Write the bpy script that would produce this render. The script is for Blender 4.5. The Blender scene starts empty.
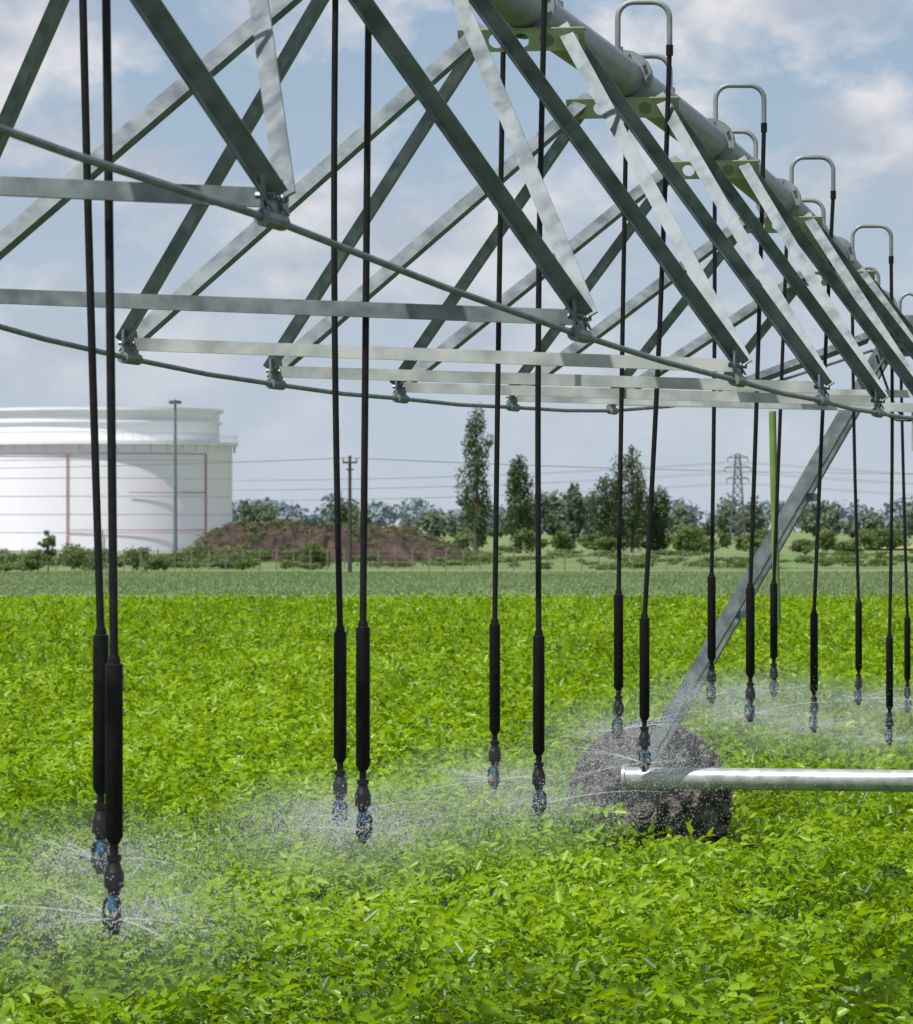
import bpy, math, random
import numpy as np
from mathutils import Vector, Matrix
random.seed(7); RNG=np.random.default_rng(11)
scene=bpy.context.scene
scene.view_settings.view_transform='Standard'; scene.view_settings.look='None'; scene.view_settings.exposure=0

# ------------------------------------------------------------------ helpers
def link(o,parent=None):
    scene.collection.objects.link(o)
    if parent: o.parent=parent
    return o
def empty(name,loc=(0,0,0)):
    o=bpy.data.objects.new(name,None); o.empty_display_size=.5; o.location=loc
    return link(o)
class MB:
    def __init__(s): s.v=[]; s.f=[]
    def add(s,vs,fs):
        b=len(s.v); s.v+= [tuple(v) for v in vs]; s.f+=[tuple(i+b for i in f) for f in fs]
    def obj(s,name,mat,parent=None,smooth=False,bevel=0):
        me=bpy.data.meshes.new(name); me.from_pydata(s.v,[],s.f); me.materials.append(mat)
        if smooth: me.polygons.foreach_set('use_smooth',[True]*len(me.polygons))
        me.update()
        o=link(bpy.data.objects.new(name,me),parent)
        if smooth:
            m=o.modifiers.new('es','EDGE_SPLIT'); m.split_angle=math.radians(40)
        return o
    def box(s,c,size,ax=None):
        c=Vector(c); hx,hy,hz=[k/2 for k in size]
        X,Y,Z=ax if ax else (Vector((1,0,0)),Vector((0,1,0)),Vector((0,0,1)))
        vs=[c+X*(a*hx)+Y*(b*hy)+Z*(d*hz) for a in(-1,1) for b in(-1,1) for d in(-1,1)]
        s.add(vs,[(0,1,3,2),(4,6,7,5),(0,4,5,1),(2,3,7,6),(0,2,6,4),(1,5,7,3)])
    def tube(s,pts,r,n=10,cap=True):
        pts=[Vector(p) for p in pts]
        rs=r if isinstance(r,(list,tuple)) else [r]*len(pts)
        u=None; rings=[]
        for i,p in enumerate(pts):
            a=pts[max(i-1,0)]; b=pts[min(i+1,len(pts)-1)]
            d=(b-a).normalized()
            if u is None:
                h=Vector((0,0,1)) if abs(d.z)<.9 else Vector((1,0,0))
                u=d.cross(h).normalized()
            u=(u-d*u.dot(d)).normalized(); w=d.cross(u)
            rings.append([p+u*(rs[i]*math.cos(2*math.pi*k/n))+w*(rs[i]*math.sin(2*math.pi*k/n)) for k in range(n)])
        vs=[v for ring in rings for v in ring]; fs=[]
        for i in range(len(pts)-1):
            for k in range(n):
                k2=(k+1)%n
                fs.append((i*n+k,i*n+k2,(i+1)*n+k2,(i+1)*n+k))
        if cap:
            fs.append(tuple(range(n-1,-1,-1))); fs.append(tuple((len(pts)-1)*n+k for k in range(n)))
        s.add(vs,fs)
    def angle(s,p0,p1,w,t,up,flip=1):
        p0=Vector(p0);p1=Vector(p1); d=(p1-p0).normalized(); up=Vector(up)
        u=(up-d*up.dot(d)).normalized(); v=d.cross(u)*flip
        prof=[(0,0),(w,0),(w,t),(t,t),(t,w),(0,w)]
        vs=[p+u*(a)+v*(b) for p in(p0,p1) for a,b in prof]
        fs=[(k,(k+1)%6,6+(k+1)%6,6+k) for k in range(6)]+[(5,4,3,2,1,0),(6,7,8,9,10,11)]
        s.add(vs,fs)

def np_mesh(name,verts,nper,mat,col=None,parent=None,faces=None,smooth=False):
    N=verts.shape[0]; V=verts.reshape(-1,3)
    F=np.array(faces if faces is not None else [list(range(nper))])
    k=F.shape[1]; FF=(F[None]+ (np.arange(N)*nper)[:,None,None]).reshape(-1,k)
    me=bpy.data.meshes.new(name)
    me.vertices.add(len(V)); me.vertices.foreach_set('co',V.astype(np.float32).ravel())
    me.loops.add(FF.size); me.loops.foreach_set('vertex_index',FF.astype(np.int32).ravel())
    me.polygons.add(len(FF)); me.polygons.foreach_set('loop_start',(np.arange(len(FF))*k).astype(np.int32))
    try: me.polygons.foreach_set('loop_total',np.full(len(FF),k,np.int32))
    except Exception: pass
    if smooth: me.polygons.foreach_set('use_smooth',np.ones(len(FF),bool))
    me.update(calc_edges=True)
    if col is not None:
        a=me.attributes.new('tint','FLOAT','POINT')
        a.data.foreach_set('value',np.repeat(col,nper).astype(np.float32))
    me.materials.append(mat)
    return link(bpy.data.objects.new(name,me),parent)

# ------------------------------------------------------------------ materials
def new_mat(name):
    m=bpy.data.materials.new(name); m.use_nodes=True; nt=m.node_tree
    return m,nt,nt.nodes['Principled BSDF']
def noisy(name,c1,c2,scale=5,rough=.6,metal=0,detail=6,bump=0,bscale=None,coords='Object',spec=.5,r2=None):
    m,nt,b=new_mat(name); n=nt.nodes; l=nt.links
    tc=n.new('ShaderNodeTexCoord'); ns=n.new('ShaderNodeTexNoise'); ns.inputs['Scale'].default_value=scale; ns.inputs['Detail'].default_value=detail
    l.new(tc.outputs[coords],ns.inputs['Vector'])
    cr=n.new('ShaderNodeValToRGB'); cr.color_ramp.elements[0].position=.35; cr.color_ramp.elements[1].position=.65
    cr.color_ramp.elements[0].color=(*c1,1); cr.color_ramp.elements[1].color=(*c2,1)
    l.new(ns.outputs['Fac'],cr.inputs['Fac']); l.new(cr.outputs['Color'],b.inputs['Base Color'])
    b.inputs['Roughness'].default_value=rough; b.inputs['Metallic'].default_value=metal
    b.inputs['Specular IOR Level'].default_value=spec
    if r2 is not None:
        mr=n.new('ShaderNodeMapRange'); mr.inputs['To Min'].default_value=rough; mr.inputs['To Max'].default_value=r2
        mr.inputs['From Min'].default_value=.3; mr.inputs['From Max'].default_value=.7
        l.new(ns.outputs['Fac'],mr.inputs['Value']); l.new(mr.outputs['Result'],b.inputs['Roughness'])
    if bump:
        n2=n.new('ShaderNodeTexNoise'); n2.inputs['Scale'].default_value=bscale or scale*3; n2.inputs['Detail'].default_value=8
        l.new(tc.outputs[coords],n2.inputs['Vector'])
        bp=n.new('ShaderNodeBump'); bp.inputs['Strength'].default_value=bump; bp.inputs['Distance'].default_value=.05
        l.new(n2.outputs['Fac'],bp.inputs['Height']); l.new(bp.outputs['Normal'],b.inputs['Normal'])
    return m
def leafmat(name,cols,rough=.4,trans=.35,tcol=None,spec=.5):
    m,nt,b=new_mat(name); n=nt.nodes; l=nt.links
    at=n.new('ShaderNodeAttribute'); at.attribute_name='tint'
    cr=n.new('ShaderNodeValToRGB'); e=cr.color_ramp.elements
    e[0].position=0; e[0].color=(*cols[0],1); e[1].position=1; e[1].color=(*cols[-1],1)
    for i,c in enumerate(cols[1:-1]):
        x=e.new((i+1)/(len(cols)-1)); x.color=(*c,1)
    l.new(at.outputs['Fac'],cr.inputs['Fac']); l.new(cr.outputs['Color'],b.inputs['Base Color'])
    b.inputs['Roughness'].default_value=rough; b.inputs['Specular IOR Level'].default_value=spec
    tr=n.new('ShaderNodeBsdfTranslucent')
    mx=n.new('ShaderNodeMix'); mx.data_type='RGBA'; mx.inputs[0].default_value=.5
    l.new(cr.outputs['Color'],mx.inputs[6]); mx.inputs[7].default_value=(*(tcol or cols[-1]),1)
    l.new(mx.outputs[2],tr.inputs['Color'])
    ms=n.new('ShaderNodeMixShader'); ms.inputs[0].default_value=trans
    l.new(b.outputs[0],ms.inputs[1]); l.new(tr.outputs[0],ms.inputs[2])
    l.new(ms.outputs[0],n['Material Output'].inputs['Surface'])
    return m
M_galv=noisy('galvanized_steel',(.135,.165,.18),(.26,.295,.31),scale=9,rough=.40,metal=.38,detail=10,r2=.66)
M_galv2=noisy('galvanized_pipe',(.19,.22,.225),(.31,.345,.345),scale=6,rough=.42,metal=.35,detail=9,r2=.62)
M_galv_sunlit=noisy('galvanized_steel_sunlit',(.36,.38,.37),(.60,.62,.60),scale=5,rough=.38,metal=.35,detail=9,r2=.6)  # same galvanized steel, with sunlit brightness put into its colour
M_beam=noisy('wet_galvanized_beam',(.32,.34,.35),(.5,.53,.53),scale=8,rough=.3,metal=.4,detail=8,r2=.5)
M_rubber=noisy('black_hose',(.007,.007,.008),(.014,.014,.015),scale=20,rough=.5,spec=.25)
M_weight=noisy('black_weight_plastic',(.006,.006,.006),(.011,.011,.012),scale=30,rough=.45,spec=.22)
M_blue=noisy('blue_nozzle',(.02,.09,.16),(.03,.13,.24),scale=30,rough=.4)
M_mud=noisy('muddy_tyre',(.05,.045,.04),(.24,.21,.18),scale=9,rough=.75,bump=1,bscale=28,r2=.4)
M_lime=noisy('lime_hose',(.13,.22,.05),(.19,.29,.07),scale=4,rough=.5)

# ------------------------------------------------------------------ machine geometry
CAMH=3.1; F=4500.0; TP=943.5/F
th=math.atan(TP); UD=Vector((math.sin(th),math.cos(th),0)); UP=Vector((0,0,1)); UL=Vector((-math.cos(th),math.sin(th),0))
def S(y,a,h):
    return Vector((TP*y-a,y,CAMH+h))
pk=[.0012,.002,.0032,.0044,.0050,.0056,.0064,.0072,.008,.00877,.0096,.0106,.012]
ph=[2.35,2.5,2.62,2.65,2.62,2.56,2.45,2.29,2.04,1.70,1.98,2.2,2.4]
def pipe_h(y):
    return float(np.interp(y/F,np.linspace(.0012,.012,200),PH))
xs=np.linspace(.0012,.012,200); base=np.interp(xs,pk,ph)
ker=np.ones(9)/9; PH=np.convolve(np.pad(base,4,mode='edge'),ker,'valid')
AP=4.38
system=empty('center_pivot_irrigation_system',(0,0,0))

mb=MB(); ys=np.arange(5.4,53,.6)
mb.tube([S(y,AP,pipe_h(y)) for y in ys],.112,n=24)
for y in [z*F for z in (.0028,.0036,.00435,.0050,.00565,.00635,.00705,.00775,.0084)]:
    c=S(y,AP,pipe_h(y)); mb.tube([c-UD*.03,c-UD*.004],.16,n=20); mb.tube([c+UD*.004,c+UD*.03],.16,n=20)
    for k in range(8):
        a=k*math.pi/4+.2; o=UL*(.138*math.cos(a))+UP*(.138*math.sin(a)); mb.tube([c+o-UD*.055,c+o+UD*.055],.011,n=6)
mb.obj('main_pipe',M_galv2,system,smooth=True)
mb=MB(); mb.tube([S(y,AP+.03,pipe_h(y)+.130+.012*math.sin(y*2.1)) for y in np.arange(5.4,53,.35)],.014,n=6)
mb.obj('power_cable',M_rubber,system,smooth=True)

# truss
nodes={
 .0016:(3.9,1.35,5.0,1.45), .0024:(3.75,1.15,5.35,1.28), .0032:(3.537,1.013,5.6,1.14), .0040:(3.228,.807,5.92,.93),
 .0047:(3.07,.732,6.05,.857), .0053:(3.026,.717,6.03,.821), .0060:(3.10,.736,6.06,.837), .0067:(3.15,.78,6.0,.87),
 .0074:(3.27,.86,5.88,.93), .0081:(3.55,1.06,5.55,1.1)}
Zs=sorted(nodes); R=[];L=[]
for z in Zs:
    aR,hR,aL,hL=nodes[z]; R.append(S(z*F-.29,aR,hR)); L.append(S(z*F+.29,aL,hL))
joints=[.0020,.0028,.0036,.00435,.0050,.00565,.00635,.00705,.00775]
J=[S(z*F,AP,pipe_h(z*F)) for z in joints]
dg=MB(); gp=MB(); br=MB(); br2=MB()
yend=.0086*F; ystart=.0012*F
Jx=[S(ystart,AP,pipe_h(ystart))]+J+[S(yend,AP,pipe_h(yend))]
for i in range(len(Zs)):
    for side,N in ((1,R[i]),(-1,L[i])):
        for q,jn in enumerate((Jx[i],Jx[i+1])):
            top=jn-UL*(side*.17)-UP*.12+UD*(.05 if q==0 else -.05)
            if i==len(Zs)-1 and q==1: top=jn-UL*(side*.17)-UP*.12
            bot=N+UD*(-.05 if q==0 else .05)+UP*.02
            out=(-UL*side+UP*.6)
            dg.angle(top,bot,.070,.008,out,flip=(1 if q==0 else -1)*side)
        gp.box(N+UP*.02,(.012,.26,.15),(UL,UD,UP)); 
        for k in(-.09,-.03,.03,.09):
            gp.tube([N+UD*k-UL*.03+UP*.03,N+UD*k+UL*.03+UP*.03],.012,n=6)
        gp.tube([N-UD*.13-UP*.04,N+UD*.13-UP*.04],.028,n=10)
for i in range(len(Zs)):
    (br2 if i>=4 else br).angle(R[i],L[i],.060,.007,UP,1)  # farther members take the sunlit-coloured copy
dg.obj('truss_diagonals',M_galv,system); br.obj('truss_cross_members',M_galv,system); br2.obj('truss_cross_members_sunlit',M_galv_sunlit,system); gp.obj('truss_node_plates',M_galv,system)
rod=MB()
for side,N in((1,R),(-1,L)):
    e=S(.00868*F,AP-side*.2,pipe_h(.00868*F)-.2)
    for a,b in zip(N[:-1],N[1:]):
        rod.tube([a-UP*.04,(a+b)/2-UP*.05,b-UP*.04],.013,n=8)
    rod.tube([N[-1]-UP*.04,e],.013,n=8)
rod.obj('truss_rods',M_galv,system,smooth=True)
def holed_plate(mb,c,U,V,W,half,hgt,th,holes):
    n=16; cw=2*half/holes
    for hI in range(holes):
        cc=c+U*(-half+cw*(hI+.5)); r=min(cw,hgt)*.34
        for sgn in(-1,1):
            out=[];inn=[]
            for k in range(n):
                a=2*math.pi*k/n; x=math.cos(a);y=math.sin(a); m=max(abs(x),abs(y))
                out.append(cc+U*(x/m*cw/2)+V*(y/m*hgt/2)+W*(sgn*th/2)); inn.append(cc+U*(x*r)+V*(y*r)+W*(sgn*th/2))
            fs=[(k,(k+1)%n,n+(k+1)%n,n+k) for k in range(n)]
            mb.add(out+inn,fs)
        a=[cc+U*(math.cos(2*math.pi*k/n)*r)+V*(math.sin(2*math.pi*k/n)*r)+W*(-th/2) for k in range(n)]
        b=[p+W*th for p in a]; mb.add(a+b,[(k,(k+1)%n,n+(k+1)%n,n+k) for k in range(n)])
pb=MB()
for j in J:
    V2=(UD*-.45+UP*.9).normalized(); W2=UL.cross(V2)
    holed_plate(pb,j-UP*.175-UD*.07,UL,V2,W2,.32,.115,.008,5)
    pb.box(j-UP*.118-UD*.03,(.64,.11,.007),(UL,UD,UP))
    for sd in(-1,1):
        pb.box(j-UP*.165+UL*(.26*sd)+UD*.03,(.01,.16,.10),(UL,UD,UP))
pb.obj('pipe_joint_brackets',noisy('bracket_steel_crop_bounce',(.36,.42,.26),(.48,.54,.36),scale=8,rough=.45,metal=.15),system)  # green light bounced from the crop is put into the steel colour

# drops -------------------------------------------------------------
hose=MB(); wt=MB(); goose=MB(); noz=MB(); bl=MB(); tips=[]
front=[(.0024,4.15,4.12,-1.3),(.0032,4.155,4.105,-1.29),(.0040,4.12,4.14,-1.25),(.0048,4.10,4.133,-1.37),(.0056,4.09,4.23,-1.355),(.0064,4.07,4.155,-1.23),(.0072,4.08,4.22,-1.46),(.0080,4.07,4.08,-1.72),(.0092,4.1,4.15,-1.6)]
back=[(.0028,4.66,4.66,-1.25),(.0036,4.76,4.68,-1.24),(.0044,4.68,4.655,-1.31),(.0052,4.66,4.71,-1.35),(.0060,4.64,4.69,-1.25),(.0068,4.66,4.685,-1.18),(.0076,4.66,4.76,-1.27),(.0084,4.6,4.55,-1.47),(.0091,4.55,4.48,-1.66)]
for row,sgn in((front,-1),(back,1)):
    for zf,at,ab,tip in row:
        y=zf*F; hp=pipe_h(y); top=hp+(.40 if sgn<0 else .34)
        foot_a=AP
        rad=.09; pts=[S(y,foot_a,hp+.09),S(y,foot_a,top-rad)]
        sg=1 if at>foot_a else -1
        for k in range(1,7):
            a=k*math.pi/12; pts.append(S(y,foot_a+sg*rad*(1-math.cos(a)),top-rad+rad*math.sin(a)))
        for k in range(0,7):
            a=k*math.pi/12; pts.append(S(y,at-sg*rad*(1-math.sin(a)),top-rad+rad*math.cos(a)))
        pts.append(S(y,at,top-.28))
        goose.tube(pts,.0165,n=10); goose.tube([S(y,foot_a,hp+.09),S(y,foot_a,hp+.15)],.03,n=8)
        hy=y+random.uniform(-.04,.04)
        p0=S(y,at,top-.27); p3=S(hy,ab,tip+.86)
        goose_end=[S(y,at,top-.30),S(y,at,top-.24)]; wt.tube(goose_end,.021,n=10)
        hp_=[]; bow=random.uniform(-.02,.02)
        for k in range(13):
            t=k/12; hp_.append(p0.lerp(p3,t)+Vector((bow*math.sin(math.pi*t),0,0)))
        hose.tube(hp_,.0145,n=10)
        tp=S(hy,ab,tip)
        def z(q): return tp+UP*q
        wt.tube([z(.89),z(.875),z(.865),z(.86),z(.31),z(.305),z(.29)],[.017,.021,.021,.029,.029,.025,.018],n=14)
        noz.tube([z(.29),z(.255),z(.254),z(.235),z(.234),z(.20),z(.195),z(.15),z(.145),z(.125)],[.014,.014,.024,.024,.018,.029,.032,.032,.022,.018],n=12)
        bl.tube([z(.125),z(.112),z(.11),z(.080),z(.078),z(.065)],[.017,.017,.024,.024,.016,.013],n=12)
        a0=random.uniform(0,3)
        for q in range(3):
            a=a0+q*2.094; o=Vector((math.cos(a),math.sin(a),0))
            noz.tube([z(.115)+o*.02,z(.10)+o*.032,z(.04)+o*.032,z(.02)+o*.018],.007,n=6)
        noz.tube([z(.062),z(.045),z(.035),z(.028),z(.0)],[.014,.031,.031,.02,.016],n=14)
        tips.append(tp+UP*.05)
goose.obj('goosenecks',M_galv2,system,smooth=True); hose.obj('drop_hoses',M_rubber,system,smooth=True)
wt.obj('hose_weights',M_weight,system,smooth=True); noz.obj('sprinkler_bodies',M_weight,system,smooth=True); bl.obj('sprinkler_nozzles',M_blue,system,smooth=True)

# tower ---------------------------------------------------------------
yt=.00877*F; C=Vector((TP*yt-4.32,yt,0)); hb=2.4; BZ=.9
leg=MB()
topc=Vector((C.x,C.y,CAMH+pipe_h(yt)-.12))
for s in(-1,1):
    for d in(-1,1):
        leg.angle(topc+UL*(s*.1)+UD*(d*.12),Vector((C.x,C.y,BZ+.08))+UL*(s*(hb-.12))+UD*(d*.16),.13,.01,UL*s+UP*.4,flip=s*d)
    for t in(.35,.62,.85):
        c=(topc.lerp(Vector((C.x,C.y,BZ))+UL*(s*hb),t)); leg.box(c,(.07,.34,.07),(UL,UD,UP))
leg.box(topc-UP*.02,(.5,.5,.05),(UL,UD,UP)); leg.tube([topc-UP*.1,topc+UP*.25],.16,n=18)
leg.obj('tower_legs',M_galv,system)
bm_=MB(); B0=Vector((C.x,C.y,BZ)); bm_.tube([B0+UL*(hb+.1),B0-UL*(hb+.1)],.097,n=24)
for k in(-1,1): bm_.tube([B0+UL*(k*(hb+.1)),B0+UL*(k*(hb+.13))],.115,n=24)
bm_.obj('tower_base_beam',M_beam,system,smooth=True)
def wheel(mbx,c):
    ax=UD; n=48
    prof=[(.30,-.15),(.36,-.18),(.50,-.20),(.62,-.185),(.665,-.13),(.68,0),(.665,.13),(.62,.185),(.50,.20),(.36,.18),(.30,.15),(.29,.05),(.29,-.05)]
    vs=[];fs=[];m=len(prof)
    for i in range(n):
        a=2*math.pi*i/n; rd=UL*math.cos(a)+UP*math.sin(a)
        for r,w in prof: vs.append(c+rd*(r+random.uniform(-.008,.008))+ax*(w+random.uniform(-.008,.008)))
    for i in range(n):
        for k in range(m):
            fs.append((i*m+k,i*m+(k+1)%m,((i+1)%n)*m+(k+1)%m,((i+1)%n)*m+k))
    mbx.add(vs,fs)
    for i in range(24):
        for s in(-1,1):
            a=2*math.pi*(i+(.5 if s>0 else 0))/24
            for q in range(4):
                aa=a+q*.05; rd=UL*math.cos(aa)+UP*math.sin(aa); tg=UL*(-math.sin(aa))+UP*math.cos(aa)
                rr=[.70,.695,.675,.62][q]
                mbx.box(c+rd*rr+ax*(s*(.03+.055*q)),(.075,.085,.07),(tg,rd,ax))
    for i in range(900):
        a=random.uniform(0,2*math.pi); r=random.uniform(.3,.71); w=random.choice((-1,1))*random.uniform(.15,.2) if r<.62 else random.uniform(-.17,.17)
        rd=UL*math.cos(a)+UP*math.sin(a); p=c+rd*r+ax*w; q=random.uniform(.02,.06)
        R3=Matrix.Rotation(random.uniform(0,3),3,Vector((random.random(),random.random(),random.random()+.1)).normalized())
        mbx.box(p,(q*1.4,q,q),(R3@Vector((1,0,0)),R3@Vector((0,1,0)),R3@Vector((0,0,1))))
wh=MB(); hub=MB()
for s in(-1,1):
    c=Vector((C.x,C.y,.655))+UL*(s*2.36)+UD*.42
    wheel(wh,c)
    hub.tube([c-UD*.12,c-UD*.10,c-UD*.02,c],[.3,.31,.27,.08],n=24); hub.tube([c-UD*.42,c-UD*.1],.11,n=14)
    hub.box(c-UD*.3,(.26,.22,.3),(UL,UD,UP))
    for k in range(8):
        aa=k*math.pi/4; hub.tube([c-UD*.14+UL*(.17*math.cos(aa))+UP*(.17*math.sin(aa)),c-UD*.1+UL*(.17*math.cos(aa))+UP*(.17*math.sin(aa))],.018,n=6)
wh.obj('tower_wheels',M_mud,system); hub.obj('wheel_gearboxes',M_mud,system)
lh=MB(); yy=36.0; X0=2.548
lh.tube([(X0-.02,yy,CAMH+.95),(X0-.01,yy,CAMH+.4),(X0,yy,CAMH-.1),(X0+.02,yy,CAMH-.75)],.030,n=10)
lh.obj('drain_hose',M_lime,system,smooth=True)
cb=MB(); cb.box(topc-UP*.75-UD*.3+UL*-.25,(.34,.22,.38),(UL,UD,UP)); cb.box(topc-UP*.75-UD*.42+UL*-.25,(.28,.02,.32),(UL,UD,UP))
cb.obj('control_box',noisy('box_grey',(.3,.32,.32),(.4,.42,.42),rough=.5),system)
cw=MB()
for k in range(3):
    p0=topc-UP*(.1)+UL*(.25+.12*k)-UD*.2; p1=topc-UP*(.6)-UL*.2-UD*.3
    cw.tube([p0.lerp(p1,t)-UP*(.28*math.sin(math.pi*t)) for t in np.linspace(0,1,9)],.012,n=6)
cw.obj('control_cables',M_rubber,system,smooth=True)

# ------------------------------------------------------------------ field
def vnoise(x,y,cell,seed):
    r=np.random.default_rng(seed).random((512,512)); gx=x/cell; gy=y/cell
    ix=np.floor(gx).astype(int); iy=np.floor(gy).astype(int); fx=gx-ix; fy=gy-iy
    fx=fx*fx*(3-2*fx); fy=fy*fy*(3-2*fy)
    g=lambda a,b:r[a%512,b%512]
    return (g(ix,iy)*(1-fx)+g(ix+1,iy)*fx)*(1-fy)+(g(ix,iy+1)*(1-fx)+g(ix+1,iy+1)*fx)*fy
def canopy(x,y):
    rowc=x*math.cos(.35)+y*math.sin(.35)
    k=np.clip(1-(y-40)/170,.3,1)
    h=.44+k*(.03*np.cos(rowc*2*math.pi/.9)+.32*(vnoise(x,y,.45,1)-.5)+.34*(vnoise(x,y,1.1,2)-.5)+.10*(vnoise(x,y,4,3)-.5))-.05*np.clip((y-100)/75,0,1)
    return h
gx=np.arange(-34,46,.3); gy=np.arange(7,176.2,.42)
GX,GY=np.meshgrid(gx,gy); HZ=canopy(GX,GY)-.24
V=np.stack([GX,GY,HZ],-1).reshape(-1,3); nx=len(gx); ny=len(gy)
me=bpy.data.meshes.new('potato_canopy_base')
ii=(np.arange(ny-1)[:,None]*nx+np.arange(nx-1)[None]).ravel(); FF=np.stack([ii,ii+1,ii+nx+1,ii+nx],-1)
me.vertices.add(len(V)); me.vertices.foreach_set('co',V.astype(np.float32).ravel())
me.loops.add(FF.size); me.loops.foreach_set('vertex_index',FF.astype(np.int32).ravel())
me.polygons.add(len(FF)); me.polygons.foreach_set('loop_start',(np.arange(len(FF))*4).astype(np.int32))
me.update(calc_edges=True); me.materials.append(noisy('shaded_lower_foliage',(.010,.026,.003),(.035,.08,.006),scale=6,rough=.7,bump=.6,bscale=25))  # base colour darkened to carry the shade in gaps between leaves
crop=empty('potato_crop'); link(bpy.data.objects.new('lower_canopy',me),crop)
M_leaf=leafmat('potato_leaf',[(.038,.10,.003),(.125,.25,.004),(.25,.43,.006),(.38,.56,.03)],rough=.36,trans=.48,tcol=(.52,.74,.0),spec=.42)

def crop_zone(name,y0,y1,dens,size,pairs,seed):
    r=np.random.default_rng(seed)
    hw=lambda y:y*.1015
    area=(y1-y0)*(hw(y0)+hw(y1)+4)
    n=int(area*dens*1.15)
    y=np.sqrt(r.uniform(y0*y0,y1*y1,n)); x=r.uniform(-1,1,n)*(hw(y)*1.08+1.6)
    H=canopy(x,y)
    cl=vnoise(x,y,.30,9)
    z=H-.22*r.random(n)**1.1+.03
    phi=r.uniform(0,2*np.pi,n); p=r.normal(.15,.5,n)
    d=np.stack([np.cos(phi)*np.cos(p),np.sin(phi)*np.cos(p),np.sin(p)],-1)
    s=np.stack([-np.sin(phi),np.cos(phi),np.zeros(n)],-1); roll=r.normal(0,.48,n)[:,None]
    nn=np.cross(d,s); s=s*np.cos(roll)+nn*np.sin(roll); nn=np.cross(d,s)
    LL=.17*size*r.uniform(.5,1.4,n)
    base=np.stack([x,y,z],-1)
    tint=np.clip(.06+.42*r.random(n)+.46*(z-H+.14)/.17+.55*(vnoise(x,y,3.3,5)-.5)+.6*(cl-.5),0,1)  # deeper leaves darker: canopy shade put into the tint
    out=[];cols=[]
    spec=[(1.0,0,1.0)]+[(.6,1,.85),(.6,-1,.85),(.2,1,.66),(.2,-1,.66)][:pairs*2]
    for t,sd,sc in spec:
        q=t*LL; droop=-(t**2)*.25
        o=base+d*q[:,None]*.8+nn*(LL*droop)[:,None]
        jit=r.normal(0,.2,(n,3))
        ld=(d if sd==0 else d*.45+s*(sd*.9))+jit+np.array([0,0,-.15]); ld/=np.linalg.norm(ld,axis=1)[:,None]
        ln=nn+r.normal(0,.25,(n,3)); ls=np.cross(ln,ld); ls/=np.linalg.norm(ls,axis=1)[:,None]; ln=np.cross(ld,ls)
        l=(LL*.50*sc)[:,None]; w=l*.29
        vs=np.stack([o, o+ld*l*.30+ls*w+ln*w*.4, o+ld*l*.68+ls*w*.66+ln*w*.25-ln*l*.03, o+ld*l-ln*l*.2,
                     o+ld*l*.68-ls*w*.66+ln*w*.25-ln*l*.03, o+ld*l*.30-ls*w+ln*w*.4],1)
        out.append(vs); cols.append(np.clip(tint+r.normal(0,.07,n),0,1))
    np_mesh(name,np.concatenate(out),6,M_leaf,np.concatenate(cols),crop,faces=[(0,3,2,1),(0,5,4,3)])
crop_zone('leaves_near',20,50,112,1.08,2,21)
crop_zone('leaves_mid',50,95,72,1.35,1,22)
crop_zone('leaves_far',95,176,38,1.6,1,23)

# ------------------------------------------------------------------ water spray
pts=[];r=np.random.default_rng(5); streak=MB(); puffs=MB()
def ellipsoid(mb,c,rx,rz,n=20,m=10):
    vs=[Vector(c)+Vector((0,0,-rz))]
    for j in range(1,m):
        ph_=-math.pi/2+math.pi*j/m
        for i in range(n):
            a=2*math.pi*i/n; vs.append(Vector(c)+Vector((rx*math.cos(ph_)*math.cos(a),rx*math.cos(ph_)*math.sin(a),rz*math.sin(ph_))))
    vs.append(Vector(c)+Vector((0,0,rz))); T=len(vs)-1; fs=[]
    for i in range(n): fs.append((0,1+(i+1)%n,1+i)); fs.append((T,1+(m-2)*n+i,1+(m-2)*n+(i+1)%n))
    for j in range(m-2):
        for i in range(n): fs.append((1+j*n+i,1+j*n+(i+1)%n,1+(j+1)*n+(i+1)%n,1+(j+1)*n+i))
    mb.add(vs,fs)
for ti,t in enumerate(tips):
    n=7000; a=r.uniform(0,2*np.pi,n); gust=.75+.35*np.sin(a*3+r.uniform(0,6))
    jets=r.uniform(0,2*np.pi,12); onj=r.random(n)<.22; a[onj]=jets[r.integers(0,12,onj.sum())]+r.normal(0,.05,onj.sum())
    R_=np.abs(r.normal(0,1,n))*.40*gust+.10
    far=r.random(n)<.22; R_[far]=r.uniform(.2,1.8,far.sum())
    z=t.z+.12*R_-.30*R_**2+r.normal(0,1,n)*(.025+.13*R_)
    x=t.x+np.cos(a)*R_-.10*(t.z-z)+.0; y=t.y+np.sin(a)*R_
    ok=(z>.45); pts.append(np.stack([x,y,z],-1)[ok])
    for k in range(9):
        a=random.uniform(0,6.283); L_=random.uniform(.15,.65); o=Vector((math.cos(a),math.sin(a),0)); b=random.uniform(-.1,.38)
        streak.tube([t+o*(L_*q)+UP*(b*L_*q-.28*(L_*q)**2) for q in(0.03,.25,.5,.75,1)],[.0019,.0016,.0012,.0008,.0003],n=3,cap=False)
    ellipsoid(puffs,(t.x-.05,t.y,t.z-.02),.55,.24)
P=np.concatenate(pts); n=len(P); q=r.uniform(.0006,.0020,n)
q=q[:,None,None]
tet=np.array([[1,1,1],[1,-1,-1],[-1,1,-1],[-1,-1,1]])[None]*q
m,nt,b=new_mat('water_droplets'); b.inputs['Base Color'].default_value=(.9,.93,.95,1); b.inputs['Roughness'].default_value=.2
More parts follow.
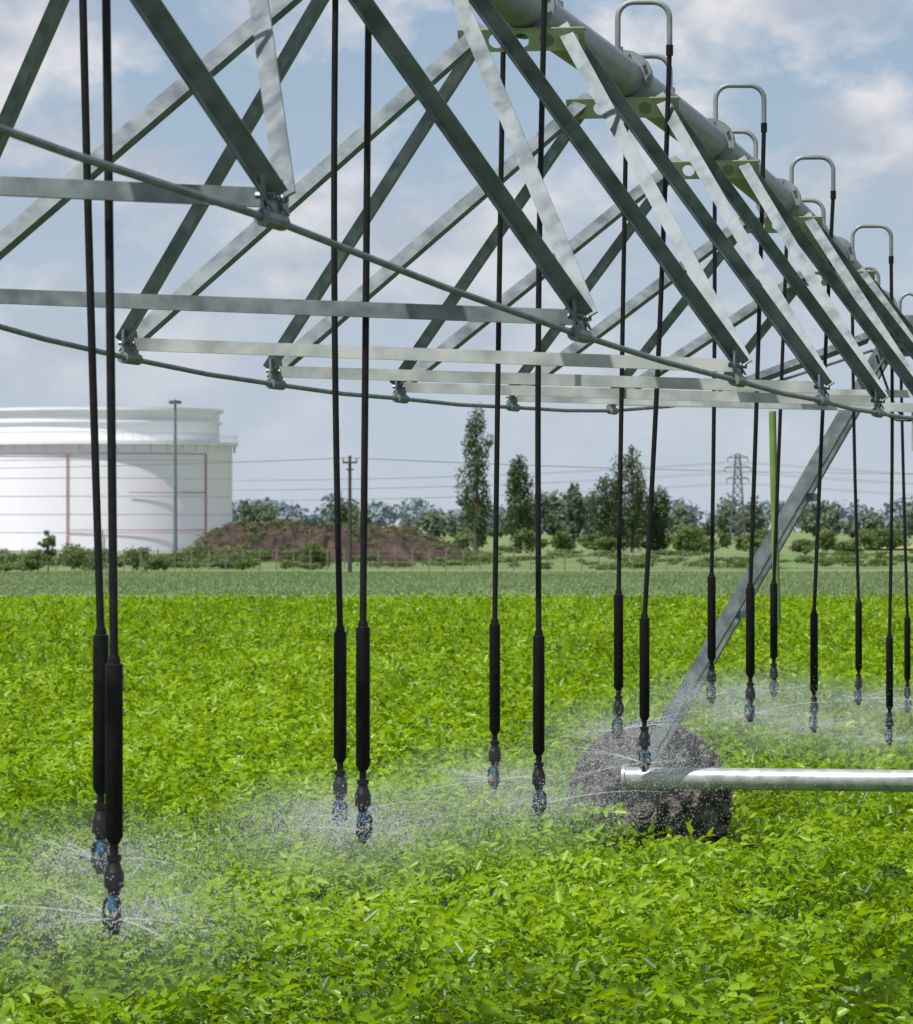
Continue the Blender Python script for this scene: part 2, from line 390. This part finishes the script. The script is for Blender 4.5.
tr=nt.nodes.new('ShaderNodeBsdfTranslucent'); tr.inputs['Color'].default_value=(.92,.95,.97,1); ms=nt.nodes.new('ShaderNodeMixShader'); ms.inputs[0].default_value=.5
nt.links.new(b.outputs[0],ms.inputs[1]); nt.links.new(tr.outputs[0],ms.inputs[2]); nt.links.new(ms.outputs[0],nt.nodes['Material Output'].inputs['Surface'])
spray=empty('water_spray')
np_mesh('droplets',P[:,None,:]+tet,4,m,None,spray,faces=[(0,1,2),(0,3,1),(0,2,3),(1,3,2)])
streak.obj('jets',m,spray)
def mist(name,dens):
    m=bpy.data.materials.new(name); m.use_nodes=True; nt=m.node_tree; nt.nodes.remove(nt.nodes['Principled BSDF'])
    v=nt.nodes.new('ShaderNodeVolumeScatter'); v.inputs['Color'].default_value=(.97,.98,1,1); v.inputs['Density'].default_value=dens; v.inputs['Anisotropy'].default_value=.2
    nt.links.new(v.outputs[0],nt.nodes['Material Output'].inputs['Volume']); return m
puffs.obj('fine_mist',mist('fine_mist',.10),spray)

# ------------------------------------------------------------------ ground
def sheet(name,x0,x1,y0,y1,z,mat,res=1):
    mb=MB(); mb.add([(x0,y0,z),(x1,y0,z),(x1,y1,z),(x0,y1,z)],[(0,1,2,3)]); return mb.obj(name,mat)
sheet('ground',-9000,9000,-300,16000,0,noisy('meadow',(.12,.18,.05),(.20,.24,.09),scale=.03,rough=.9,bump=.3,bscale=.6))
sheet('tank_bounce_pad',-180,-25,600,790,.02,noisy('grey_bounce_pad',(.20,.19,.175),(.30,.285,.26),scale=.3,rough=.95))  # grey pad added to cut the green bounce onto the tank
M_wheat=noisy('wheat',(.13,.195,.075),(.18,.245,.10),scale=.12,rough=.85,bump=.4,bscale=1.5)
wf=MB(); wf.add([(-90,178,0),(110,178,0),(110,178.5,.5),(-90,178.5,.5),(110,276,.5),(-90,276,.5),(110,276.3,0),(-90,276.3,0)],[(0,1,2,3),(3,2,4,5),(5,4,6,7)])
wheat=empty('wheat_field'); wf.obj('wheat_body',M_wheat,wheat)
n=70000; r=np.random.default_rng(8); y=np.sqrt(r.uniform(178**2,276**2,n)); x=r.uniform(-1,1,n)*(y*.125)
b0=np.stack([x,y,np.full(n,.4)],-1); a=r.uniform(0,3.14,n); h=r.uniform(.1,.22,n); w=.05
sv=np.stack([np.cos(a)*w,np.sin(a)*w,np.zeros(n)],-1); tv=np.stack([r.normal(0,.08,n),r.normal(0,.08,n),h],-1)
np_mesh('wheat_ears',np.stack([b0-sv,b0+sv,b0+tv+sv*.4,b0+tv-sv*.4],1),4,leafmat('wheat_ear',[(.13,.20,.075),(.20,.28,.11),(.29,.36,.16)],rough=.6,trans=.45),np.clip(vnoise(x,y,6,4)*.6+r.random(n)*.4,0,1),wheat)
sheet('rapeseed_field',62,600,680,860,.3,noisy('rapeseed',(.26,.28,.07),(.36,.36,.10),scale=.2,rough=.9))
sheet('pasture',-20,400,360,560,.02,noisy('pasture',(.10,.17,.04),(.14,.21,.065),scale=.08,rough=.9))

# ------------------------------------------------------------------ vegetation
def leafcloud(centers,radii,n,size,seed,shell=.55):
    r=np.random.default_rng(seed); C_=np.array(centers); R_=np.array(radii)
    wts=(R_[:,0]*R_[:,1]*R_[:,2])**.67; wts/=wts.sum()
    k=r.choice(len(C_),n,p=wts); dv=r.normal(0,1,(n,3)); dv/=np.linalg.norm(dv,axis=1)[:,None]
    rad=(shell+(1-shell)*r.random(n))*(1+.12*r.normal(0,1,n)); p=C_[k]+dv*R_[k]*rad[:,None]
    a=r.normal(0,1,(n,3)); a/=np.linalg.norm(a,axis=1)[:,None]; b_=np.cross(a,dv+r.normal(0,.4,(n,3))); b_/=np.linalg.norm(b_,axis=1)[:,None]
    s=size*r.uniform(.55,1.3,n)[:,None]
    q=np.stack([p-a*s*.5,p+b_*s*.33,p+a*s*.5,p-b_*s*.33],1)
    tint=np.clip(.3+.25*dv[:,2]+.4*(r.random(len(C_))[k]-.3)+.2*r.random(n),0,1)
    return q,tint
M_bark=noisy('bark',(.06,.05,.04),(.12,.10,.08),scale=3,rough=.9)
def tree(name,X,Y,H,W,kind,mat,seed,leaf=.5,n=4000):
    rr=random.Random(seed); e=empty(name,(X,Y,0)); mb=MB()
    mb.tube([(0,0,0),(.05*W,0,H*.3),(0,.02*W,H*.65),(0,0,H*.93)],[H*.018,H*.013,H*.008,H*.002],n=8)
    cs=[];rs=[]
    if kind=='poplar':
        m=40
        for i in range(m):
            t=(i+.5)/m; zz=H*(.07+.88*t); prof=min(1,.62+t*1.6)*min(1,((1.05-t)*3.6))**.6*(1-.15*t)
            rad=W*.5*prof; a=rr.uniform(0,6.28); o=rad*rr.uniform(.3,.95)
            c=(math.cos(a)*o,math.sin(a)*o,zz); cs.append(c); q=rad*rr.uniform(.24,.52)+.10; rs.append((q,q,q*rr.uniform(1.6,3.2)))
            mb.tube([(0,0,max(.3,zz-H*.08)),(c[0]*.7,c[1]*.7,max(.4,zz-.02*H)),c],[.08,.05,.02],n=5)
    else:
        m=22
        for i in range(m):
            a=rr.uniform(0,6.28); t=rr.uniform(0,1); zz=H*(.3+.6*t); rad=W*.5*math.sin(math.pi*(.18+.75*t))
            o=rad*rr.uniform(.2,.8); c=(math.cos(a)*o,math.sin(a)*o,zz); cs.append(c); q=W*rr.uniform(.1,.2); rs.append((q,q,q*rr.uniform(.8,1.1)))
            mb.tube([(0,0,H*.25+zz*.2),(c[0]*.5,c[1]*.5,zz*.8),c],[H*.01,H*.006,.02],n=5)
    mb.obj('trunk_and_limbs',M_bark,e,smooth=True)
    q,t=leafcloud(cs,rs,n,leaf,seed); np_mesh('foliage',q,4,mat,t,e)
M_pop=leafmat('poplar_leaf',[(.038,.07,.03),(.065,.11,.04),(.12,.17,.06)],rough=.6,trans=.3,spec=.3)
M_tr=leafmat('tree_leaf',[(.06,.10,.03),(.12,.18,.05),(.20,.26,.09)],rough=.6,trans=.35,spec=.3)
M_haz=leafmat('hazed_far_leaf',[(.10,.14,.10),(.14,.185,.12),(.18,.23,.15)],rough=.8,trans=.25,spec=.1)  # distance haze put into the leaf colours, paler
M_haz2=leafmat('hazed_farther_leaf',[(.21,.27,.31),(.24,.30,.335),(.29,.35,.37)],rough=.9,trans=.2,spec=.0)  # stronger, bluer haze put into the leaf colours
for i,(t,Y,H,W) in enumerate([(.0043,600,20.2,4.5),(.0141,600,13.4,3.8),(.0335,620,10.5,4.6),(.0390,620,15.2,4.8),(.0445,625,9.0,4.0)]):
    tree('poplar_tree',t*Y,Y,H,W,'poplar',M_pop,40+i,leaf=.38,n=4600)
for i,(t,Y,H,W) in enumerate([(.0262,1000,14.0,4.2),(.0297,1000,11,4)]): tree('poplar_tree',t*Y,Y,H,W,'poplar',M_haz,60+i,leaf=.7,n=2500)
tree('young_tree',-.0908*330,330,3.3,1.7,'round',M_tr,71,leaf=.16,n=1800)

def mass(name,items,mat,leaf,n,seed):
    rr=random.Random(seed); cs=[];rs=[]
    for x,y,h,w in items:
        for k in range(5):
            a=rr.uniform(0,6.28); o=w*.3*rr.random(); q=w*rr.uniform(.18,.34)
            cs.append((x+math.cos(a)*o,y+math.sin(a)*o,h*rr.uniform(.25,.82))); rs.append((q,q,h*rr.uniform(.18,.3)))
    q,t=leafcloud(cs,rs,n,leaf,seed,shell=.35); q[:,:,2]=np.maximum(q[:,:,2],0.01); np_mesh(name,q,4,mat,t)
rr=random.Random(3)
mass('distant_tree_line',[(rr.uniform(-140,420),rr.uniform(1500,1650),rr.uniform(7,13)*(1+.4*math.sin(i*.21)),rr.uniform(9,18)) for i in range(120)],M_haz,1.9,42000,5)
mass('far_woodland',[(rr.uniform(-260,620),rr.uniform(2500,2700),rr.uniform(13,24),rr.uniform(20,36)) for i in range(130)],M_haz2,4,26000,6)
mass('roadside_shrubs',[(rr.uniform(.0,.125)*Y,Y,rr.uniform(1.4,3.6),rr.uniform(2.5,6)) for Y in [rr.uniform(560,700) for _ in range(48)]],M_tr,.5,28000,7)
mass('shrub_hedge',[(rr.uniform(-.115,-.03)*Y,Y,rr.uniform(.5,2.0),rr.uniform(1.4,5)) for Y in [rr.uniform(320,430) for _ in range(75)]],M_tr,.24,42000,8)
mass('grass_verge_bushes',[(rr.uniform(-.03,.11)*Y,Y,rr.uniform(.3,.9),rr.uniform(1.5,5)) for Y in [rr.uniform(340,560) for _ in range(110)]],M_tr,.26,26000,9)
mass('round_bush',[(-.031*360,360,2.3,4.0)],M_tr,.2,3500,10)
mass('round_bush.001',[(.0525*560,560,4.2,6.0)],M_tr,.35,3500,12)

# soil mound with brush on top
nx,ny=170,26; X0,X1=-.0605*450,.004*450
gxx=np.linspace(X0,X1,nx); gyy=np.linspace(438,462,ny); GX,GY=np.meshgrid(gxx,gyy)
tx=(GX-X0)/(X1-X0); ty=(GY-438)/24
HZ=3.3*np.minimum(1,np.minimum(tx*9,(1-tx)*4))*np.sin(np.pi*np.clip(ty*1.0,0,1))**.6*(.85+.25*vnoise(GX,GY,4,31))+1.0*(vnoise(GX,GY,1.1,32)-.5)+.7*(vnoise(GX,GY,.45,33)-.5)
HZ[0]=-.1;HZ[-1]=-.1
mb=MB(); mb.add(np.stack([GX,GY,HZ],-1).reshape(-1,3).tolist(),[(j*nx+i,j*nx+i+1,(j+1)*nx+i+1,(j+1)*nx+i) for j in range(ny-1) for i in range(nx-1)])
mound=empty('soil_mound'); mb.obj('earth',noisy('brown_soil',(.032,.022,.017),(.085,.056,.042),scale=.7,rough=.95,bump=1,bscale=3),mound)
cs=[];rs=[]
def mh(x,y):
    i=int(np.clip((x-X0)/(X1-X0)*(nx-1),0,nx-1)); j=int(np.clip((y-438)/24*(ny-1),0,ny-1)); return max(0,HZ[j,i])
for i in range(300):
    x=rr.uniform(X0+1,X1+2); y=rr.uniform(445,458) if i%3 else rr.uniform(438,446); q=rr.uniform(.25,.8); cs.append((x,y,mh(x,y)+q*.3));rs.append((q*1.5,q*1.5,q*.7))
q,t=leafcloud(cs,rs,20000,.22,44,.2); np_mesh('weeds',q,4,leafmat('weeds',[(.06,.08,.03),(.10,.13,.04),(.2,.2,.09)],rough=.7,trans=.2),t,mound)

# ------------------------------------------------------------------ storage tank
M_tank=noisy('white_tank_paint',(.76,.775,.81),(.82,.83,.86),scale=.05,rough=.6)
M_seam=noisy('tank_seams',(.40,.43,.47),(.5,.53,.57),scale=.2,rough=.6)
M_red=noisy('red_oxide_pipe',(.30,.15,.13),(.38,.19,.17),scale=.3,rough=.6)
tank=empty('storage_tank',(-55.5,700,0))
RO=20.6; RI=18.6
def lathe(mb,prof,n=128):
    vs=[];m=len(prof)
    for i in range(n):
        a=2*math.pi*i/n
        for r_,z_ in prof: vs.append((r_*math.cos(a),r_*math.sin(a),z_))
    mb.add(vs,[(i*m+k,((i+1)%n)*m+k,((i+1)%n)*m+k+1,i*m+k+1) for i in range(n) for k in range(m-1)])
mb=MB(); prof=[]
for k in range(6):
    z0=k*2.75; prof+=[(RO,z0),(RO,z0+2.62),(RO-.16,z0+2.62),(RO-.16,z0+2.75)]
prof+=[(RO,16.5)]; lathe(mb,prof); lathe(mb,[(RO,16.1),(RO+.9,16.1),(RO+.9,16.6),(RI+.1,16.62)])
mb.obj('outer_wall',M_tank,tank)
mb=MB(); lathe(mb,[(RI,16),(RI,17.9),(RI-.12,17.9),(RI-.12,18.05),(RI,18.05),(RI,19.5),(RI+.4,19.5),(RI+.4,19.8),(RI,19.82),(RI,21.3),(RI+.7,21.3),(RI+.7,21.75),(RI-.4,21.72),(10,21.0),(0,20.9)]); mb.obj('inner_shell_and_roof',M_tank,tank)
mb=MB()
for zz in(17.6,):
    rad=RO+.8; base_z=zz-1.0
    lathe(mb,[(rad,zz),(rad,zz+.05),(rad-.05,zz+.05)])
    for i in range(90):
        a=2*math.pi*i/90; mb.box((rad*math.cos(a),rad*math.sin(a),base_z+.5),(.05,.05,1.0))
for i in range(48):
    a=2*math.pi*(i+.5)/48; mb.box(((RO+.45)*math.cos(a),(RO+.45)*math.sin(a),15.6),(.12,.12,1.0))
mb.obj('rails_and_brackets',M_seam,tank)
mb=MB()
def wallp(px_x,z,off=.45): return Vector((px_x,-math.sqrt(RO**2-px_x**2)-off,z))
for xx in(-3.3,2.0,17.2): mb.tube([wallp(xx,.5,.3),wallp(xx,14.7 if xx!=2.0 else 3.1,.3)],.11,n=8)
for zz,xa,xb in((14.7,-18,17.2),(8.8,6,17.2),(3.1,-3.3,17.2)): mb.tube([wallp(x,zz,.3) for x in np.linspace(xa,xb,30)],.06,n=8)
mb.obj('fire_water_pipes',M_red,tank)
mb=MB()
for k in range(54):
    mb.box((-(RO+.4),0,.3+k*.3),(.05,.5,.04))
for s in(-.25,.25): mb.box((-(RO+.4),s,8.2),(.06,.06,16.4))
mb.obj('access_ladder',M_seam,tank)
fe=MB(); 
for k in range(60):
    x=-58+k*1.3; fe.box((x,345,.8),(.10,.10,1.7))
for zz in(.6,1.1,1.5): fe.tube([(-58,345,zz),(18.7,345,zz)],.012,n=4)
fe.obj('wire_fence',noisy('weathered_post',(.14,.12,.10),(.22,.2,.17),rough=.9))

# ------------------------------------------------------------------ poles
M_pole=noisy('painted_pole',(.12,.18,.19),(.17,.23,.24),scale=1,rough=.5,metal=.2)
e=empty('street_lamp',(-.0625*480,480,0)); mb=MB()
mb.tube([(0,0,0),(0,0,8),(0,0,16.9)],[.24,.18,.13],n=10)
mb.tube([(-.5,0,16.6),(0,0,17.0),(.5,0,16.6)],.08,n=8); mb.obj('mast',M_pole,e,smooth=True)
mb=MB()
for s in(-1,1): mb.box((s*.4,-.1,16.75),(.5,.5,.3)); mb.box((s*.4,-.16,16.56),(.4,.4,.06))
mb.obj('lamp_heads',noisy('lamp_housing',(.08,.09,.10),(.12,.13,.14),rough=.4),e)
M_wood=noisy('pole_wood',(.04,.037,.035),(.08,.07,.06),scale=2,rough=.9)
e=empty('utility_pole',(-.0237*290,290,0)); mb=MB()
mb.tube([(0,0,0),(0,0,7.9)],[.15,.10],n=10); mb.box((0,-.1,7.45),(.95,.1,.12)); mb.box((0,-.1,7.0),(.5,.1,.1)); mb.obj('post',M_wood,e)
mb=MB()
for x in(-.42,0,.42): mb.tube([(x,-.1,7.5),(x,-.1,7.58),(x,-.1,7.6),(x,-.1,7.75)],[.03,.06,.03,.045],n=8)
mb.obj('insulators',noisy('porcelain',(.1,.07,.05),(.16,.12,.09),rough=.3),e)
e=empty('lattice_pylon',(.0625*900,900,0)); mb=MB()
Hh=18.2
def cr(z): w=1.1*(1-z/Hh)+.45; return [(-w,-w,z),(w,-w,z),(w,w,z),(-w,w,z)]
lv=[cr(z) for z in np.linspace(0,Hh,11)]
for a_,b_ in zip(lv[:-1],lv[1:]):
    for k in range(4):
        mb.tube([a_[k],b_[k]],.11,n=4); mb.tube([a_[k],b_[(k+1)%4]],.06,n=4); mb.tube([a_[(k+1)%4],b_[k]],.06,n=4); mb.tube([b_[k],b_[(k+1)%4]],.06,n=4)
for zz,w in((17.6,2.0),(15.6,2.6),(13.4,2.2)):
    for s in(-1,1):
        mb.tube([(0,-.4,zz),(s*w,0,zz)],.1,n=4); mb.tube([(0,.4,zz),(s*w,0,zz)],.1,n=4); mb.tube([(0,0,zz+.8),(s*w,0,zz)],.07,n=4)
        mb.tube([(s*w,0,zz),(s*w,0,zz-.9)],.09,n=6)
mb.obj('lattice',noisy('pylon_steel',(.08,.09,.10),(.13,.14,.15),rough=.6),e)
mb=MB()
def wire(p,q,sag,r_=.028): mb.tube([Vector(p).lerp(Vector(q),t)-UP*(sag*4*t*(1-t)) for t in np.linspace(0,1,30)],r_,n=4)
for zz,w in((16.7,2),(14.7,2.6),(12.5,2.2)):
    for s in(-1,1):
        wire((.0625*900+s*w,900,zz),(-190+s*w,1010,zz+4),5); wire((.0625*900+s*w,900,zz),(300+s*w,930,zz+1),5)
px=-.0237*290
for x in(-.42,0,.42): wire((px+x,290-.1,7.75),(px-75+x,300,7.9),.8,.007); wire((px+x,289.9,7.75),(px+85+x,330,7.9),.9,.007)
mb.obj('power_lines',noisy('wire',(.10,.10,.11),(.14,.14,.15),rough=.6))

# ------------------------------------------------------------------ light
sd=Vector((-.42,-.42,1.05)).normalized()
el=math.asin(sd.z); az=math.atan2(sd.x,sd.y)
su=bpy.data.lights.new('sun','SUN'); su.energy=5.0; su.angle=math.radians(.5); su.color=(1,.96,.90)
so=link(bpy.data.objects.new('sun',su)); so.rotation_euler=(-sd).to_track_quat('-Z','Y').to_euler()
w=bpy.data.worlds.new('World'); scene.world=w; w.use_nodes=True; nt=w.node_tree; n=nt.nodes; l=nt.links
bg=n['Background']; sky=n.new('ShaderNodeTexSky'); sky.sky_type='NISHITA'; sky.sun_disc=False
sky.sun_elevation=el; sky.sun_rotation=az; sky.air_density=1.0; sky.dust_density=.3; sky.ozone_density=1.6
l.new(sky.outputs[0],bg.inputs['Color']); bg.inputs['Strength'].default_value=.08
tc=n.new('ShaderNodeTexCoord'); mp=n.new('ShaderNodeMapping'); mp.inputs['Scale'].default_value=(1,1,1.6); mp.inputs['Location'].default_value=(.83,.0,.11)
l.new(tc.outputs['Generated'],mp.inputs['Vector'])
sx=n.new('ShaderNodeSeparateXYZ'); l.new(tc.outputs['Generated'],sx.inputs[0])
hz=n.new('ShaderNodeValToRGB'); hz.color_ramp.elements[0].position=0; hz.color_ramp.elements[0].color=(.54,.61,.71,1)
hz.color_ramp.elements[1].position=.13; hz.color_ramp.elements[1].color=(.32,.45,.62,1)
l.new(sx.outputs['Z'],hz.inputs['Fac'])
bgh=n.new('ShaderNodeBackground'); l.new(hz.outputs[0],bgh.inputs['Color']); bgh.inputs['Strength'].default_value=1.0
mh_=n.new('ShaderNodeMapRange'); mh_.inputs['From Min'].default_value=0; mh_.inputs['From Max'].default_value=.5; mh_.inputs['To Min'].default_value=.95; mh_.inputs['To Max'].default_value=0; l.new(sx.outputs['Z'],mh_.inputs['Value'])
mxh=n.new('ShaderNodeMixShader'); l.new(mh_.outputs[0],mxh.inputs[0]); l.new(bg.outputs[0],mxh.inputs[1]); l.new(bgh.outputs[0],mxh.inputs[2])
n1=n.new('ShaderNodeTexNoise'); n1.inputs['Scale'].default_value=21; n1.inputs['Detail'].default_value=11; n1.inputs['Roughness'].default_value=.58; n1.inputs['Distortion'].default_value=.15
l.new(mp.outputs[0],n1.inputs['Vector'])
r1=n.new('ShaderNodeValToRGB'); r1.color_ramp.elements[0].position=.44; r1.color_ramp.elements[1].position=.57; l.new(n1.outputs['Fac'],r1.inputs['Fac'])
n2=n.new('ShaderNodeTexNoise'); n2.inputs['Scale'].default_value=36; n2.inputs['Detail'].default_value=8; l.new(mp.outputs[0],n2.inputs['Vector'])
r2=n.new('ShaderNodeValToRGB'); r2.color_ramp.elements[0].position=.40; r2.color_ramp.elements[1].position=.60
r2.color_ramp.elements[0].color=(.50,.55,.64,1); r2.color_ramp.elements[1].color=(.86,.84,.86,1); l.new(n2.outputs['Fac'],r2.inputs['Fac'])
bg2=n.new('ShaderNodeBackground'); l.new(r2.outputs[0],bg2.inputs['Color']); bg2.inputs['Strength'].default_value=.95
mr=n.new('ShaderNodeMapRange'); mr.inputs['From Min'].default_value=.015; mr.inputs['From Max'].default_value=.08; mr.inputs['To Min'].default_value=.12; mr.inputs['To Max'].default_value=.88; l.new(sx.outputs['Z'],mr.inputs['Value'])
mu=n.new('ShaderNodeMath'); mu.operation='MULTIPLY'; l.new(r1.outputs[0],mu.inputs[0]); l.new(mr.outputs[0],mu.inputs[1])
mxs=n.new('ShaderNodeMixShader'); l.new(mu.outputs[0],mxs.inputs[0]); l.new(mxh.outputs[0],mxs.inputs[1]); l.new(bg2.outputs[0],mxs.inputs[2])
l.new(mxs.outputs[0],n['World Output'].inputs['Surface'])

# ------------------------------------------------------------------ camera
cam=bpy.data.cameras.new('camera'); co=link(bpy.data.objects.new('camera',cam))
co.location=(0,0,CAMH); co.rotation_euler=(math.radians(90)+math.atan(18/F),0,0)
cam.sensor_width=36; cam.sensor_fit='VERTICAL'; cam.sensor_height=36; cam.lens=F*36/1024
cam.clip_start=.5; cam.clip_end=30000
cam.dof.use_dof=True; cam.dof.focus_distance=25; cam.dof.aperture_fstop=13
scene.camera=co
